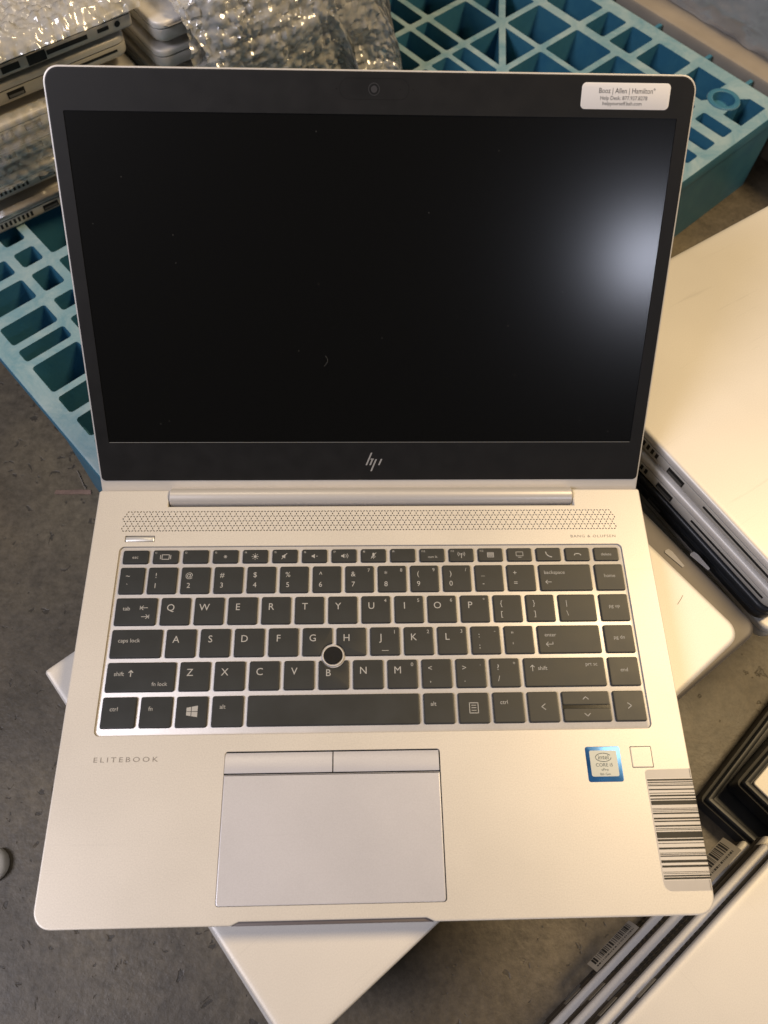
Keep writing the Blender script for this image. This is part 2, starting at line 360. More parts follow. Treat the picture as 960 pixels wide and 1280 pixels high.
def key(x0, y0, x1, y1, leg=None, cut=False):
    cx, cy = (x0+x1)/2, (y0+y1)/2; k = (round(x1-x0, 2), round(y1-y0, 2), cut and cx)
    prof = [(-.1, -1.9), (-.1, -1.2), (.12, KEYTOP-.35), (.3, KEYTOP-.06), (.62, KEYTOP), (.95, KEYTOP)]
    if k not in keymesh:
        m_ = MB(); solid(m_, [(x-cx, y-cy) for x, y in key_poly(x0, y0, x1, y1, cut)] if cut else rr_in(x0-cx, y0-cy, x1-cx, y1-cy, 1.15, 4), prof if not cut else prof[:-1]); keymesh[k] = m_.mesh('key', 40)
    o = link('key', keymesh[k], 'key', BASE); L = BASE.location
    o.location = (cx*S-L.x, cy*S-L.y+rnd.uniform(-.03, .03)*S, -L.z+rnd.uniform(-.05, .05)*S); o.rotation_euler = (rnd.uniform(-.003, .003), rnd.uniform(-.003, .003), rnd.uniform(-.002, .002))
    if leg:
        m_ = MB(); leg(m_, x0-cx, y0-cy, x1-cx, y1-cy, KEYTOP+.04)
        if m_.v: link('legend', m_.mesh('legend', 0), 'print', o)
    return o
# legends
def T(s, fx, fy, size, al='C'):
    return lambda m, x0, y0, x1, y1, z: text(m, s, x0+fx, y1-fy-size*.35, size, z, al)
def letter(c, small=None):
    def f(m, x0, y0, x1, y1, z):
        text(m, c, x0+5.6, y1-5.9-1.95, 5.6, z, 'C')
        if small: text(m, small, x1-2.9, y1-2.9-1, 2.9, z, 'C')
    return f
def duo(a, b, small=None):
    def f(m, x0, y0, x1, y1, z):
        text(m, a, x0+4.6, y1-5.0-1.6, 4.3, z, 'C'); text(m, b, x0+4.6, y1-11.2-1.6, 4.3, z, 'C')
        if small: text(m, small, x1-2.9, y1-2.9-1, 2.9, z, 'C')
    return f
def word(*items):
    def f(m, x0, y0, x1, y1, z):
        for s, ax, fx, fy, size in items:
            text(m, s, (x0 if ax == 'L' else x1 if ax == 'R' else (x0+x1)/2)+fx, y1-fy-size*.35, size, z, ax)
    return f
def arrow(m, x, y, dx, dy, l, z, wd=.35):
    tip = (x+dx*l/2, y+dy*l/2); tail = (x-dx*l/2, y-dy*l/2); stroke(m, [tail, tip], wd, z)
    h = l*.33
    for s in (1, -1): stroke(m, [(tip[0]-dx*h-s*dy*h, tip[1]-dy*h+s*dx*h), tip], wd, z+.005*s+.006)
def both(*fs):
    def f(*a):
        for g in fs: g(*a)
    return f
P = 18.65
rows = [(166.95, 183.15), (148.5, 164.65), (130.05, 146.2), (111.6, 127.7), (92.6, 109.0)]
W_ = 16.4
num = [('!', '1', None), ('@', '2', None), ('#', '3', None), ('$', '4', None), ('%', '5', None), ('^', '6', None), ('&', '7', '7'), ('*', '8', '8'), ('(', '9', '9'), (')', '0', '/'), ('_', '-', None), ('+', '=', None)]
y0, y1 = rows[0]
key(-144.2, y0, -130.3, y1, duo('~', '`'))
for i, t in enumerate(num): key(-128.3+P*i, y0, -128.3+P*i+W_, y1, duo(*t))
key(95.5, y0, 125.9, y1, both(word(('backspace', 'L', 3, 5, 3.0)), lambda m, x0, y0, x1, y1, z: arrow(m, x0+5, y1-11, -1, 0, 3.4, z)))
key(128.2, y0, 144.8, y1, word(('home', 'C', 0, 7.2, 2.9)))
y0, y1 = rows[1]
def tabsym(m, x0, y0, x1, y1, z):
    for yy, d in ((y1-6, -1), (y1-11.2, 1)):
        arrow(m, x1-6.4+.3*d, yy, d, 0, 3.6, z); stroke(m, [(x1-6.4+d*2.6, yy-1), (x1-6.4+d*2.6, yy+1)], .35, z)
key(-144.2, y0, -121.4, y1, both(word(('tab', 'L', 4.2, 6.3, 3.2)), tabsym))
for i, (c, sm) in enumerate(zip('QWERTYUIOP', [None]*6+['4', '5', '6', '*'])): key(-119.2+P*i, y0, -119.2+P*i+W_, y1, letter(c, sm))
key(67.3, y0, 67.3+W_, y1, duo('{', '[')); key(85.95, y0, 85.95+W_, y1, duo('}', ']')); key(104.6, y0, 125.9, y1, duo('|', '\\'))
key(128.2, y0, 144.8, y1, word(('pg up', 'C', 0, 7.2, 2.9)))
y0, y1 = rows[2]
key(-144.2, y0, -116.6, y1, word(('caps lock', 'L', 4, 6.3, 3.2)))
for i, (c, sm) in enumerate(zip('ASDFGHJKL', [None]*6+['1', '2', '3'])): key(-114.5+P*i, y0, -114.5+P*i+W_, y1, both(letter(c, sm), (lambda m, x0, y0, x1, y1, z: stroke(m, [(-1.8, y0+2.6), (1.8, y0+2.6)], .3, z)) if c in 'FJ' and c == 'J' else (lambda *a: None)), cut=c in 'GH')
key(53.35, y0, 53.35+W_, y1, duo(':', ';', '-')); key(72, y0, 72+W_, y1, duo('"', "'"))
key(90.65, y0, 125.9, y1, both(word(('enter', 'L', 4, 5.5, 3.0)), lambda m, x0, y0, x1, y1, z: (arrow(m, x0+6.2, y1-11, -1, 0, 3.8, z), stroke(m, [(x0+8.1, y1-11), (x0+8.1, y1-9.8)], .35, z+.01))))
key(128.2, y0, 144.8, y1, word(('pg dn', 'C', 0, 7.2, 2.9)))
y0, y1 = rows[3]
key(-144.2, y0, -107.5, y1, both(word(('shift', 'L', 4.2, 6.3, 3.2), ('fn lock', 'R', -3.8, 12, 3.0)), lambda m, x0, y0, x1, y1, z: arrow(m, x0+13, y1-6.2, 0, 1, 3.2, z, .5)))
for i, (c, sm) in enumerate(zip('ZXCVBNM', [None]*6+['0'])): key(-105.4+P*i, y0, -105.4+P*i+W_, y1, letter(c, sm) if c != 'B' else (lambda m, x0, y0, x1, y1, z: text(m, 'B', x0+5.4, y1-6.9-1.95, 5.4, z, 'C')), cut=c == 'B')
key(25.15, y0, 25.15+W_, y1, duo('<', ',')); key(43.8, y0, 43.8+W_, y1, duo('>', '.', '.')); key(62.45, y0, 62.45+W_, y1, duo('?', '/', '+'))
key(81.1, y0, 125.9, y1, both(word(('shift', 'L', 7.8, 5.8, 3.1), ('prt sc', 'R', -4, 3.8, 2.9)), lambda m, x0, y0, x1, y1, z: arrow(m, x0+4.8, y1-5.8, 0, 1, 3.2, z, .4)))
key(127.9, y0, 144.8, y1, word(('end', 'C', 0, 7.2, 2.9)))
y0, y1 = rows[4]
key(-144.2, y0, -126.2, y1, word(('ctrl', 'L', 4.4, 6.4, 3.2)))
key(-124.2, y0, -107.4, y1, word(('fn', 'L', 4.4, 6.4, 3.2)))
def win(m, x0, y0, x1, y1, z):
    for a in (0, 1):
        for b in (0, 1):
            l, r = (-2.6, -.25) if a == 0 else (.1, 3.2); s = .11
            lo, hi = (.15, 2.5) if b else (-2.4, -.15)
            f = lambda x, y: (x, y*(1+x*.07))
            flat(m, [f(l, lo), f(r, lo), f(r, hi), f(l, hi)], z)
key(-105.5, y0, -88.9, y1, win)
key(-86.7, y0, -70.2, y1, word(('alt', 'L', 4.2, 5.8, 3.2)))
key(-68.1, y0, 23.3, y1)
key(25.4, y0, 41.9, y1, word(('alt', 'L', 3.8, 5.8, 3.2)))
def menu(m, x0, y0, x1, y1, z):
    stroke(m, [(-2.3, -2.8), (2.3, -2.8), (2.3, 2.6), (-2.3, 2.6)], .4, z, True)
    for k in (-1.4, 0, 1.3): stroke(m, [(-1.2, k), (1.2, k)], .35, z+.01)
key(43.9, y0, 60.5, y1, menu)
key(62.6, y0, 79.3, y1, word(('ctrl', 'L', 4, 5.4, 3.1)))
def chev(dx, dy):
    return lambda m, x0, y0, x1, y1, z: stroke(m, [(-dx*1.0-dy*1.5, -dy*.7-dx*1.5), (dx*1.0, dy*.7), (-dx*1.0+dy*1.5, -dy*.7+dx*1.5)], .4, z)
key(81.3, y0, 98.0, y1, chev(-1, 0))
key(99.9, 101.4, 125.9, y1, chev(0, 1)); key(99.9, y0, 125.9, 99.9, chev(0, -1))
key(127.8, y0, 144.7, y1, chev(1, 0))
mb = MB(); box(mb, 99.9, 99.2, -1.3, 125.9, 102.0, -.25); part('arrow_key_gap', mb, mat('gloss_black', (.004, .004, .004), .2))
# function row
fy0, fy1 = 185.4, 193.8; FP = 17.07
def sun(r):
    def f(m, x0, y0, x1, y1, z):
        flat(m, circ(0, -.3, r*.5, 10), z)
        for k in range(8): a = k*pi/4; stroke(m, [(r*.75*cos(a), r*.75*sin(a)-.3), (r*1.15*cos(a), r*1.15*sin(a)-.3)], .3, z)
    return f
def spk(mode):
    def f(m, x0, y0, x1, y1, z):
        flat(m, [(-1.6, -.8), (-.9, -.8), (.2, -1.7), (.2, 1.1), (-.9, .2), (-1.6, .2)], z)
        if mode == 'x': stroke(m, [(-1.8, -2), (1.2, 1.6)], .35, z+.02)
        if mode == '+': stroke(m, [(1.0, -1.2), (1.4, -.3), (1.0, .6)], .3, z); stroke(m, [(1.8, -1.7), (2.4, -.3), (1.8, 1.1)], .3, z)
        if mode == '-': stroke(m, [(1.0, -.3), (1.8, -.3)], .3, z)
    return f
def disp(m, x0, y0, x1, y1, z):
    stroke(m, [(-2, -1.7), (2, -1.7), (2, 1.1), (-2, 1.1)], .4, z, True); stroke(m, [(-2.9, -1.5), (-2.9, .9)], .4, z); stroke(m, [(2.9, -1.5), (2.9, .9)], .4, z)
def mic(m, x0, y0, x1, y1, z):
    flat(m, rrect(-.6, -.9, .6, 1.5, .5, 3), z); stroke(m, [(-1.1, -.6), (-.7, -1.4), (.7, -1.4), (1.1, -.6)], .28, z); stroke(m, [(0, -1.4), (0, -2.2)], .28, z); stroke(m, [(-1.5, -2), (1.5, 1.6)], .3, z+.02)
def wifi(m, x0, y0, x1, y1, z):
    stroke(m, [(0, -2), (0, .2)], .4, z); flat(m, circ(0, .4, .5, 8), z)
    for s in (-1, 1):
        for q in (1.2, 2.1): stroke(m, [(s*q*.8, .4-q*.6), (s*q, .4), (s*q*.8, .4+q*.6)], .28, z)
def kbl(m, x0, y0, x1, y1, z):
    stroke(m, [(-1.8, -1.7), (1.8, -1.7), (1.8, 1.2), (-1.8, 1.2)], .3, z, True)
    for k in (-1, -.25, .5): stroke(m, [(-1.5, k), (1.5, k)], .4, z+.01)
def mon(m, x0, y0, x1, y1, z):
    stroke(m, [(-2, -1), (2, -1), (2, 1.5), (-2, 1.5)], .3, z, True); stroke(m, [(-.9, -1.9), (.9, -1.9)], .3, z)
def call(m, x0, y0, x1, y1, z): stroke(m, [(-1.6, 1.3), (-1.1, -.3), (.3, -1.5), (1.7, -1.9)], .6, z)
def hang(m, x0, y0, x1, y1, z): stroke(m, [(-1.9, -.7), (-1.2, .2), (1.2, .2), (1.9, -.7)], .6, z)
fl_ = [T('esc', 7.2, 4.4, 2.7), disp, None, sun(.8), sun(1.7), spk('x'), spk('-'), spk('+'), mic, None, T('num lk', 7.6, 5.4, 2.0), wifi, kbl, mon, call, hang, T('delete', 7.2, 4.4, 2.5)]
for i in range(17):
    fs = [fl_[i]] if fl_[i] else []
    if 1 <= i <= 12: fs.append(word(('f%d' % i, 'L', 1.2, 1.9, 1.7)))
    key(-143.9+FP*i, fy0, -143.9+FP*i+14.6, fy1, both(*fs))
# pointing stick
mb = MB(); ring = [(5.15, -1.3), (5.15, -.2), (5.35, 0.05), (5.8, .05), (6.05, -.2), (6.05, -1.3)]; n = 40
mb.add([(NUB[0]+r*cos(2*pi*i/n), NUB[1]+r*sin(2*pi*i/n), z) for r, z in ring for i in range(n)], [(k*n+i, k*n+(i+1) % n, (k+1)*n+(i+1) % n, (k+1)*n+i) for k in range(5) for i in range(n)])
part('stick_ring', mb, 'tray')
mb = MB(); prof = [(4.2, -1.5), (4.7, -.6), (4.9, .2), (4.75, .7), (4.2, .95), (3.4, .85), (2.4, .7), (1.2, .62)]
mb.add([(NUB[0]+r*cos(2*pi*i/n), NUB[1]+r*sin(2*pi*i/n), z) for r, z in prof for i in range(n)]+[(NUB[0], NUB[1], .6)], [(k*n+i, k*n+(i+1) % n, (k+1)*n+(i+1) % n, (k+1)*n+i) for k in range(len(prof)-1) for i in range(n)]+[((len(prof)-1)*n+i, (len(prof)-1)*n+(i+1) % n, len(prof)*n) for i in range(n)])
part('pointing_stick', mb, 'stick')
# touchpad
mb = MB(); flat(mb, [(-79, 7), (34, 7), (34, 81), (-79, 81)], -1.55); part('touchpad_well', mb, 'black')
mb = MB(); solid(mb, rrect(-78.0, 8.4, 32.25, 68.5, (1.4, 1.4, .2, .2), 3), [(0, -1.5), (0, -.35), (.25, -.18), (.6, -.18)]); part('touchpad', mb, 'pad')
for x0, x1, rr in ((-78.0, -22.95, (.2, .2, .2, 1.4)), (-22.35, 32.1, (.2, .2, 1.4, .2))):
    mb = MB(); pl = rrect(x0, 69.2, x1, 79.3, rr, 3)
    # a button that rolls down towards the keyboard
    ys = [69.2, 70.2, 72.5, 75.5, 78.2, 79.3]; zs = [-.20, -.02, .03, -.10, -.42, -.75]
    mb.add([(x, y, z) for y, z in zip(ys, zs) for x in (x0, x1)]+[(x, y, -1.5) for y in (ys[0], ys[-1]) for x in (x0, x1)],
           [(2*k, 2*k+1, 2*k+3, 2*k+2) for k in range(5)]+[(12, 13, 1, 0), (10, 11, 15, 14), (12, 0, 2, 4, 6, 8, 10, 14), (13, 15, 11, 9, 7, 5, 3, 1)])
    part('touchpad_button', mb, 'pad')
# power button, fingerprint reader
mb = MB(); solid(mb, rrect(-143.7, 199.5, -127.5, 202.4, .3, 2), [(0, -1.4), (0, -.3), (.3, -.1)]); part('power_button', mb, 'rim')
mb = MB(); solid(mb, rrect(132.9, 68.9, 143.7, 79.2, .5, 2), [(0, -.6), (0, -.1), (.2, -.03), (.6, -.03)]); part('fingerprint_reader', mb, 'deck')
# lettering on the deck
mb = MB(); text(mb, 'ELITEBOOK', -144.6, 75.6, 3.55, .05, 'L', 1.45); xs = [v[0] for v in mb.v]; k = 32.6/(max(xs)-min(xs)); mb.v = [(-144.6+(x+144.6)*k, y, z) for x, y, z in mb.v]; part('lettering', mb, 'greyprint', smooth=0)
mb = MB(); text(mb, 'BANG & OLUFSEN', 117, 200.3, 2.4, .05, 'L', 1.2); xs = [v[0] for v in mb.v]; k = 26.8/(max(xs)-min(xs)); mb.v = [(117+(x-117)*k, y, z) for x, y, z in mb.v]; part('lettering', mb, 'greyprint', smooth=0)
# processor sticker
st = MB(); solid(st, rrect(108.9, 61.9, 127.2, 79.6, 1.2, 4), [(0, 0.01), (0, .10), (.1, .12)]); st = part('processor_sticker', st, 'blueframe')
mb = MB(); solid(mb, rrect(110.9, 64.6, 125.2, 77.6, .9, 4), [(0, .10), (0, .15)]); link('sticker_panel', mb.mesh('panel', 0), 'greyfoil', st)
mb = MB(); text(mb, 'intel', 118, 73.1, 3.3, .19, 'C')
stroke(mb, [(118+4.1*cos(a)*1.0, 74.1+2.1*sin(a)) for a in [0.5+i*5.7/24 for i in range(25)]], .3, .19)
text(mb, 'CORE i5', 118, 69.5, 2.5, .19, 'C'); text(mb, 'vPro', 118, 67.3, 2.0, .19, 'C'); text(mb, '8th Gen', 118, 65.2, 1.7, .19, 'C')
link('sticker_print', mb.mesh('print', 0), mat('sticker_ink', (.012, .035, .06), .5), st)
# barcode sticker, folded over the right-hand edge
mb = MB()
def strip(m_, x0, y0, x1, y1, t):
    # flat on the deck then down the side
    pts = [(x0, t), (162.4, t), (162.85, -.1+t*.5), (163+t, -.55), (163+t, -3.0)]
    pts = [q for q in pts if q[0] >= x0]
    k = len(m_.v); m_.add([(x+(y-39)*-.012, y, z) if x < 162 else (x, y, z) for x, z in pts for y in (y0, y1)], [(2*i, 2*i+2, 2*i+3, 2*i+1) for i in range(len(pts)-1)])
lft = [(162.2, 10.6)]+[(162.2, 67.9)]
ol = [(162.2, 10.6), (162.2, 67.9)]+[(140.6+2*cos(a), 65.6+2*sin(a)) for a in [radians(90+15*i) for i in range(7)]]+[(143.2+4*cos(a), 14.6+4*sin(a)) for a in [radians(180+15*i) for i in range(7)]]
solid(mb, ol, [(0, .01), (0, .09)]); strip(mb, 162.0, 10.6, 163, 67.9, .09)
bc = part('barcode_sticker', mb, 'barclear')
mb = MB(); strip(mb, 139.3, 15.3, 163, 63.4, .12); link('barcode_paper', mb.mesh('paper'), 'barpaper', bc)
bars = [(318, 328), (334, 340), (346, 349), (353, 359), (375, 383), (398, 402), (410, 420), (430, 438), (443, 468), (487, 490), (494, 498), (503, 506), (512, 521), (540, 550), (557, 565), (583, 592), (600, 604), (608, 612), (620, 655), (660, 672), (682, 686), (706, 717), (735, 738), (742, 746), (750, 757), (775, 790), (803, 815), (838, 841), (846, 849), (856, 864), (868, 879)]
mb = MB()
for a, b in bars:
    y = lambda q: 63.0-(q-316)*(63.0-15.7)/(880-316)
    strip(mb, 139.5, y(b), 163, y(a), .15)
link('barcode', mb.mesh('bars'), 'ink', bc)

# --- lid, opened back by 39 degrees from upright
LA = 0.686; LM = Matrix.Translation((0, 235.81*S, -3.137*S)) @ Matrix(((1, 0, 0, 0), (0, sin(LA), -cos(LA), 0), (0, cos(LA), sin(LA), 0), (0, 0, 0, 1)))
LM = Matrix.Translation(-BASE.location) @ LM
def lpart(name, mb, m, smooth=35):
    o = link(name, mb.mesh(name, smooth), m, BASE); o.matrix_local = LM; return o
LO = rrect(-163, -3.5, 163, 223.8, (1.5, 1.5, 8, 8), 8)
mb = MB(); solid(mb, LO, [(3, -5.2), (1.0, -4.6), (.2, -3.4), (0, -2), (0, -.35), (.15, -.1), (.4, 0), (1.0, 0)]); lpart('lid_shell', mb, 'silver')
SCR = rrect(-155, 29.3, 155, 203.9, .6, 2)
BEZ = rrect(-162.1, 5.3, 162.1, 223.0, (2.5, 2.5, 7.3, 7.3), 7)
mb = MB(); solid(mb, BEZ, [(0, -.2), (0, .25), (.1, .42), (.35, .5), (.8, .5)], [SCR], .42, bottom=False); bz = lpart('bezel', mb, 'bezel')
mb = MB(); flat(mb, rrect(-155.5, 28.8, 155.5, 204.4, .6, 2), .1); lpart('screen', mb, 'screen', 0)
mb = MB(); stroke(mb, [(-154.6, 29.45), (154.6, 29.45)], .22, .3); link('screen_lip_highlight', mb.mesh('lip', 0), mat('screen_lip_highlight', (.30, .30, .29), .4), bz)  # pale line paints the light caught along the lower bezel lip
# webcam and its shutter
mb = MB(); n = 24
for r0, r1, z0, z1 in ((1.9, 2.5, .56, .56),): mb.add([(-.2+r*cos(2*pi*i/n), 215.2+r*sin(2*pi*i/n), z) for r, z in ((r0, z0), (r1, z1)) for i in range(n)], [(i, n+i, n+(i+1) % n, (i+1) % n) for i in range(n)])
mb2 = MB(); mb2.add([(-.2+r*cos(2*pi*i/n), 215.2+r*sin(2*pi*i/n), .57) for r in (2.5, 2.95) for i in range(n)], [(i, n+i, n+(i+1) % n, (i+1) % n) for i in range(n)]); link('webcam_bevel', mb2.mesh('bevel', 0), mat('webcam_bevel', (.03, .03, .032), .4), bz)
link('webcam', mb.mesh('webcam', 0), mat('webcam_ring', (.004, .004, .004), .4), bz)
mb = MB(); flat(mb, circ(-.2, 215.2, 1.6, 20), .57); link('webcam_lens', mb.mesh('lens', 0), mat('lens_glass', (.05, .05, .055), .2), bz)
mb = MB(); stroke(mb, rrect(-17.3, 210.6, 17.3, 220, 4.6, 8), .14, .54, True); flat(mb, circ(-19, 215.2, .35, 8), .55); flat(mb, circ(19.4, 215.2, .3, 8), .55); flat(mb, circ(13, 215.3, .25, 8), .55)
link('webcam_shutter_line', mb.mesh('shutter', 0), 'black', bz)
# maker's mark: four slanted strokes
mb = MB()
def sl(x, y0, y1, wd=1.05):
    k = .40; flat(mb, [(x+y0*k, y0), (x+wd+y0*k, y0), (x+wd+y1*k, y1), (x+y1*k, y1)], 0)
sl(-3.6, -2.4, 6.2); sl(-1.15, -2.4, 1.7); sl(1.2, -6.6, 1.7); sl(4.6, -2.4, 1.9)
stroke(mb, [(-1.0, 1.75), (.6, 1.75)], .8, 0.003); stroke(mb, [(1.9, -2.3), (2.6, -2.3)], .01, 0.003)
mb.v = [(x*.92, 17.2+y*.92, .56) for x, y, z in mb.v]; link('maker_mark', mb.mesh('mark', 0), mat('mark_grey', (.30, .30, .30), .4), bz)
# help desk sticker
mb = MB(); solid(mb, rrect(104.4, 207.7, 149.6, 219.7, 2.2, 5), [(0, .5), (0, .58), (.1, .62)]); hs = lpart('help_sticker', mb, 'white')
mb = MB()
def fit(m, t_, xa, xb, y, size, z):
    q = MB(); text(q, t_, 0, 0, size, z, 'L'); w0 = max(v[0] for v in q.v); k_ = (xb-xa)/w0
    m.add([(xa+v[0]*k_, y+v[1], v[2]) for v in q.v], q.f)
fit(mb, 'Booz | Allen | Hamilton', 113.2, 140.6, 215.0, 3.4, .66); fit(mb, '\u00ae', 140.9, 141.9, 216.4, 1.4, .66)
fit(mb, 'Help Desk: 877.927.8278', 114.2, 138.2, 212.0, 2.5, .66); fit(mb, 'helpyourself.bah.com', 115.6, 135.6, 209.6, 2.4, .66)
link('sticker_print', mb.mesh('print', 0), 'ink', hs)
# lint on the screen
mb = MB(); stroke(mb, [(-27+1.2*sin(i*.35), 81-i*.55) for i in range(12)], .12, .14); lpart('lint_fibre', mb, mat('lint', (.12, .12, .11), .9), 0)
# hinge barrel
mb = MB(); n = 40; cy, cz, rb = 229.7, -3.1, 5.7
for x0, x1 in ((-121.0, 121.0),):
    xs = [x0, x0+.5, x1-.5, x1]; rs = [rb-.5, rb, rb, rb-.5]
    mb.add([(x, cy+r*cos(2*pi*i/n), cz+r*sin(2*pi*i/n)) for x, r in zip(xs, rs) for i in range(n)], [(k*n+i, k*n+(i+1) % n, (k+1)*n+(i+1) % n, (k+1)*n+i) for k in range(3) for i in range(n)]+[tuple(range(n)), tuple(range(4*n-1, 3*n-1, -1))])
part('hinge_barrel', mb, 'barrel')
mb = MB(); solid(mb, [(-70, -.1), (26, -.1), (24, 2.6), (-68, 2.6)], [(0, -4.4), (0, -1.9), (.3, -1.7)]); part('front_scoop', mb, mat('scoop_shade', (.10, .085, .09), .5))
mb = MB(); box(mb, -122, 217, -9, 122, 221.5, -5); part('hinge_well', mb, 'black')

# ================================================================== closed laptops
def closed_meshes():
    R = {}
    o = rr_in(-163, -117, 163, 117, (10, 10, 2.2, 2.2), 6)
    m_ = MB(); solid(m_, o, [(10, .8), (5, .9), (2.0, 1.6), (.5, 3.2), (.1, 4.5), (0, 6), (0, 11.4), (.3, 11.9)]); R['base'] = m_.mesh('base')
    m_ = MB(); solid(m_, o, [(1.1, 11.8), (1.1, 12.9)]); R['seam'] = m_.mesh('seam')
    m_ = MB(); solid(m_, o, [(.5, 12.7), (.1, 12.9), (0, 13.5), (0, 15.6), (.2, 16.6), (.7, 17.4), (1.6, 17.85), (3.0, 18), (5, 18)]); R['lid'] = m_.mesh('lid')
    m_ = MB(); n_ = 16
    m_.add([(x, 114.6+3.6*cos(2*pi*i/n_), 11.5+3.6*sin(2*pi*i/n_)) for x in (-121, 121) for i in range(n_)], [(i, (i+1) % n_, n_+(i+1) % n_, n_+i) for i in range(n_)]); R['hinge'] = m_.mesh('hinge')
    for s in (-1, 1):
        m_ = MB(); box(m_, -20, -4, 0, 20, 4, 1.2); R['foot'] = m_.mesh('foot')
    # ports on the left side (x = -163): vent, usb, card slot; on the right side: power, usb-c, dock, network, hdmi
    def side(x, y0, y1, z0, z1, t=.35):
        m2 = MB(); X0, X1 = (x-t, x+2) if x < 0 else (x-2, x+t); box(m2, X0, y0, z0, X1, y1, z1); return m2
    m_ = MB()
    for k in range(15):
        y = 57-k*4.0; box(m_, -163.3, y-2.1, 6.4, -161, y, 10.8)
    R['vent'] = m_.mesh('vent')
    R['usb_port'] = side(-163, -25, -11, 5.4, 10.6).mesh('usb'); R['usb_tongue'] = side(-163, -24, -12, 6.0, 8.0, .5).mesh('usbt')
    R['card_slot'] = side(-163, -106, -43, 7.6, 9.4).mesh('card')
    R['power_port'] = None
    m_ = MB(); q = circ(104, 8.4, 2.4, 14); m_.add([(163.4, y, z) for y, z in q], [tuple(range(14))]); R['power_port'] = m_.mesh('power')
    R['usb_c_port'] = side(163, 87, 96.5, 7.0, 9.8).mesh('usbc'); R['dock_port'] = side(163, 44, 78, 6.2, 9.6).mesh('dock')
    R['network_port'] = side(163, 28, 43, 3.6, 11.2).mesh('rj'); R['hdmi_port'] = side(163, 7, 21.5, 5.2, 10.2).mesh('hdmi')
    R['seam_line'] = None
    return R
CM = closed_meshes()
M['shadedside'] = mat('shaded_brown_side', (.05, .043, .036), .45, .3, .5, (40, .2))  # dark base colour with the shade on the stack's side mixed in
closed_mats = {'brown': ('shadedside', 'lidwhite'), 'silver': ('bodyside', 'lidwhite'), 'grey': ('taupe', 'taupe'), 'dark': ('darkbody', 'darkbody')}
_cm_cache = {}
def cmesh(k, m):
    if (k, m) not in _cm_cache:
        me = CM[k].copy(); me.materials.clear(); me.materials.append(M[m]); _cm_cache[(k, m)] = me
    return _cm_cache[(k, m)]
def closed_laptop(label, x, y, z, rz, group=None, kind='silver', sides='', tilt=(0, 0)):
    t = thing('closed_laptop', label, 'laptop', (x*S, y*S, z*S), radians(rz), group); t.rotation_euler = (tilt[0], tilt[1], radians(rz))
    b, l = closed_mats[kind]
    link('base', cmesh('base', b), None, t); link('lid', cmesh('lid', l), None, t); link('seam', cmesh('seam', 'black'), None, t)
    link('hinge_barrel', cmesh('hinge', 'bodyside'), None, t)
    for fx in (-120, 120):
        for fy in (-97, 90): link('rubber_foot', cmesh('foot', 'rubber'), None, t, (fx*S, fy*S, 0))
    if 'l' in sides:
        link('vent', cmesh('vent', 'port'), None, t); u = link('usb_port', cmesh('usb_port', 'port'), None, t); link('usb_tongue', cmesh('usb_tongue', 'portmetal'), None, u)
        link('card_slot', cmesh('card_slot', 'port'), None, t)
    if 'm' in sides:
        link('vent', cmesh('vent', 'port'), None, t)
        link('usb_port', cmesh('usb_port', 'portmetal'), None, t); link('card_slot', cmesh('card_slot', 'portmetal'), None, t)
    if 'r' in sides:
        for k in ('power_port', 'usb_c_port', 'dock_port', 'network_port', 'hdmi_port'): link(k, cmesh(k, 'port'), None, t)
    return t
def nd(a):
    a = radians(a); return (cos(a), sin(a)), (-sin(a), cos(a))
def barcode_flag(label, pos, yaw, tiltx, w_=30, h_=14, group=None):
    """a paper barcode label that pokes out of a stack"""
    t = thing('paper_barcode_label', label, 'label', tuple(c*S for c in pos), 0, group); t.rotation_euler = (tiltx[0], tiltx[1], radians(yaw))
    nn = 8; m_ = MB()
    zc = lambda v: .9*sin(v/h_*2.2)
    m_.add([(u*w_/nn-w_/2, v, zc(v)+q) for q in (0, .15) for v in (0, h_*.33, h_*.66, h_) for u in range(nn+1)],
           [(q*36+j*9+i, q*36+j*9+i+1, q*36+(j+1)*9+i+1, q*36+(j+1)*9+i) for q in (0, 1) for j in range(3) for i in range(nn)])
    link('paper', m_.mesh('paper'), 'shadepaper', t)
    m_ = MB(); x = -w_/2+3; r2 = random.Random(int(pos[0]*7))
    while x < w_/2-3:
        q = r2.choice([.4, .6, .9, 1.4]); m_.add([(x+a, v, zc(v)+.2) for v in (h_*.2, h_*.66, h_*.95) for a in (0, q)], [(0, 1, 3, 2), (2, 3, 5, 4)]); x += q+r2.choice([.4, .6, 1.0])
    link('bars', m_.mesh('bars', 0), 'ink', t)
    return t

# stack that carries the open laptop
z = -17
d38, n38 = nd(38.2)
cx0, cy0 = 15.9, 137.0
SCX, SCY = 180.5, 164.0
WL = closed_laptop('white closed laptop lying crosswise right under the open laptop', cx0, cy0, z-18, 38.2, 'laptops stacked under the open laptop')
mb = MB(); stroke(mb, [(0, 0), (2.6, 3.2), (4.2, 5.6)], .35, 0); o = link('scratch', mb.mesh('scratch', 0), mat('scratch_mark', (.25, .22, .18), .6), WL); o.matrix_parent_inverse = Matrix.Identity(4)
o.location = ((SCX-cx0)*cos(radians(38.2))*S+(SCY-cy0)*sin(radians(38.2))*S, (-(SCX-cx0)*sin(radians(38.2))+(SCY-cy0)*cos(radians(38.2)))*S, 18.05*S); o.rotation_euler = (0, 0, radians(-38.2))
closed_laptop('grey closed laptop sticking out below the white laptop, beside the right-hand stack', 36.5, 153.5, z-36, 35.9, 'laptops stacked under the open laptop', 'grey')
k = 3
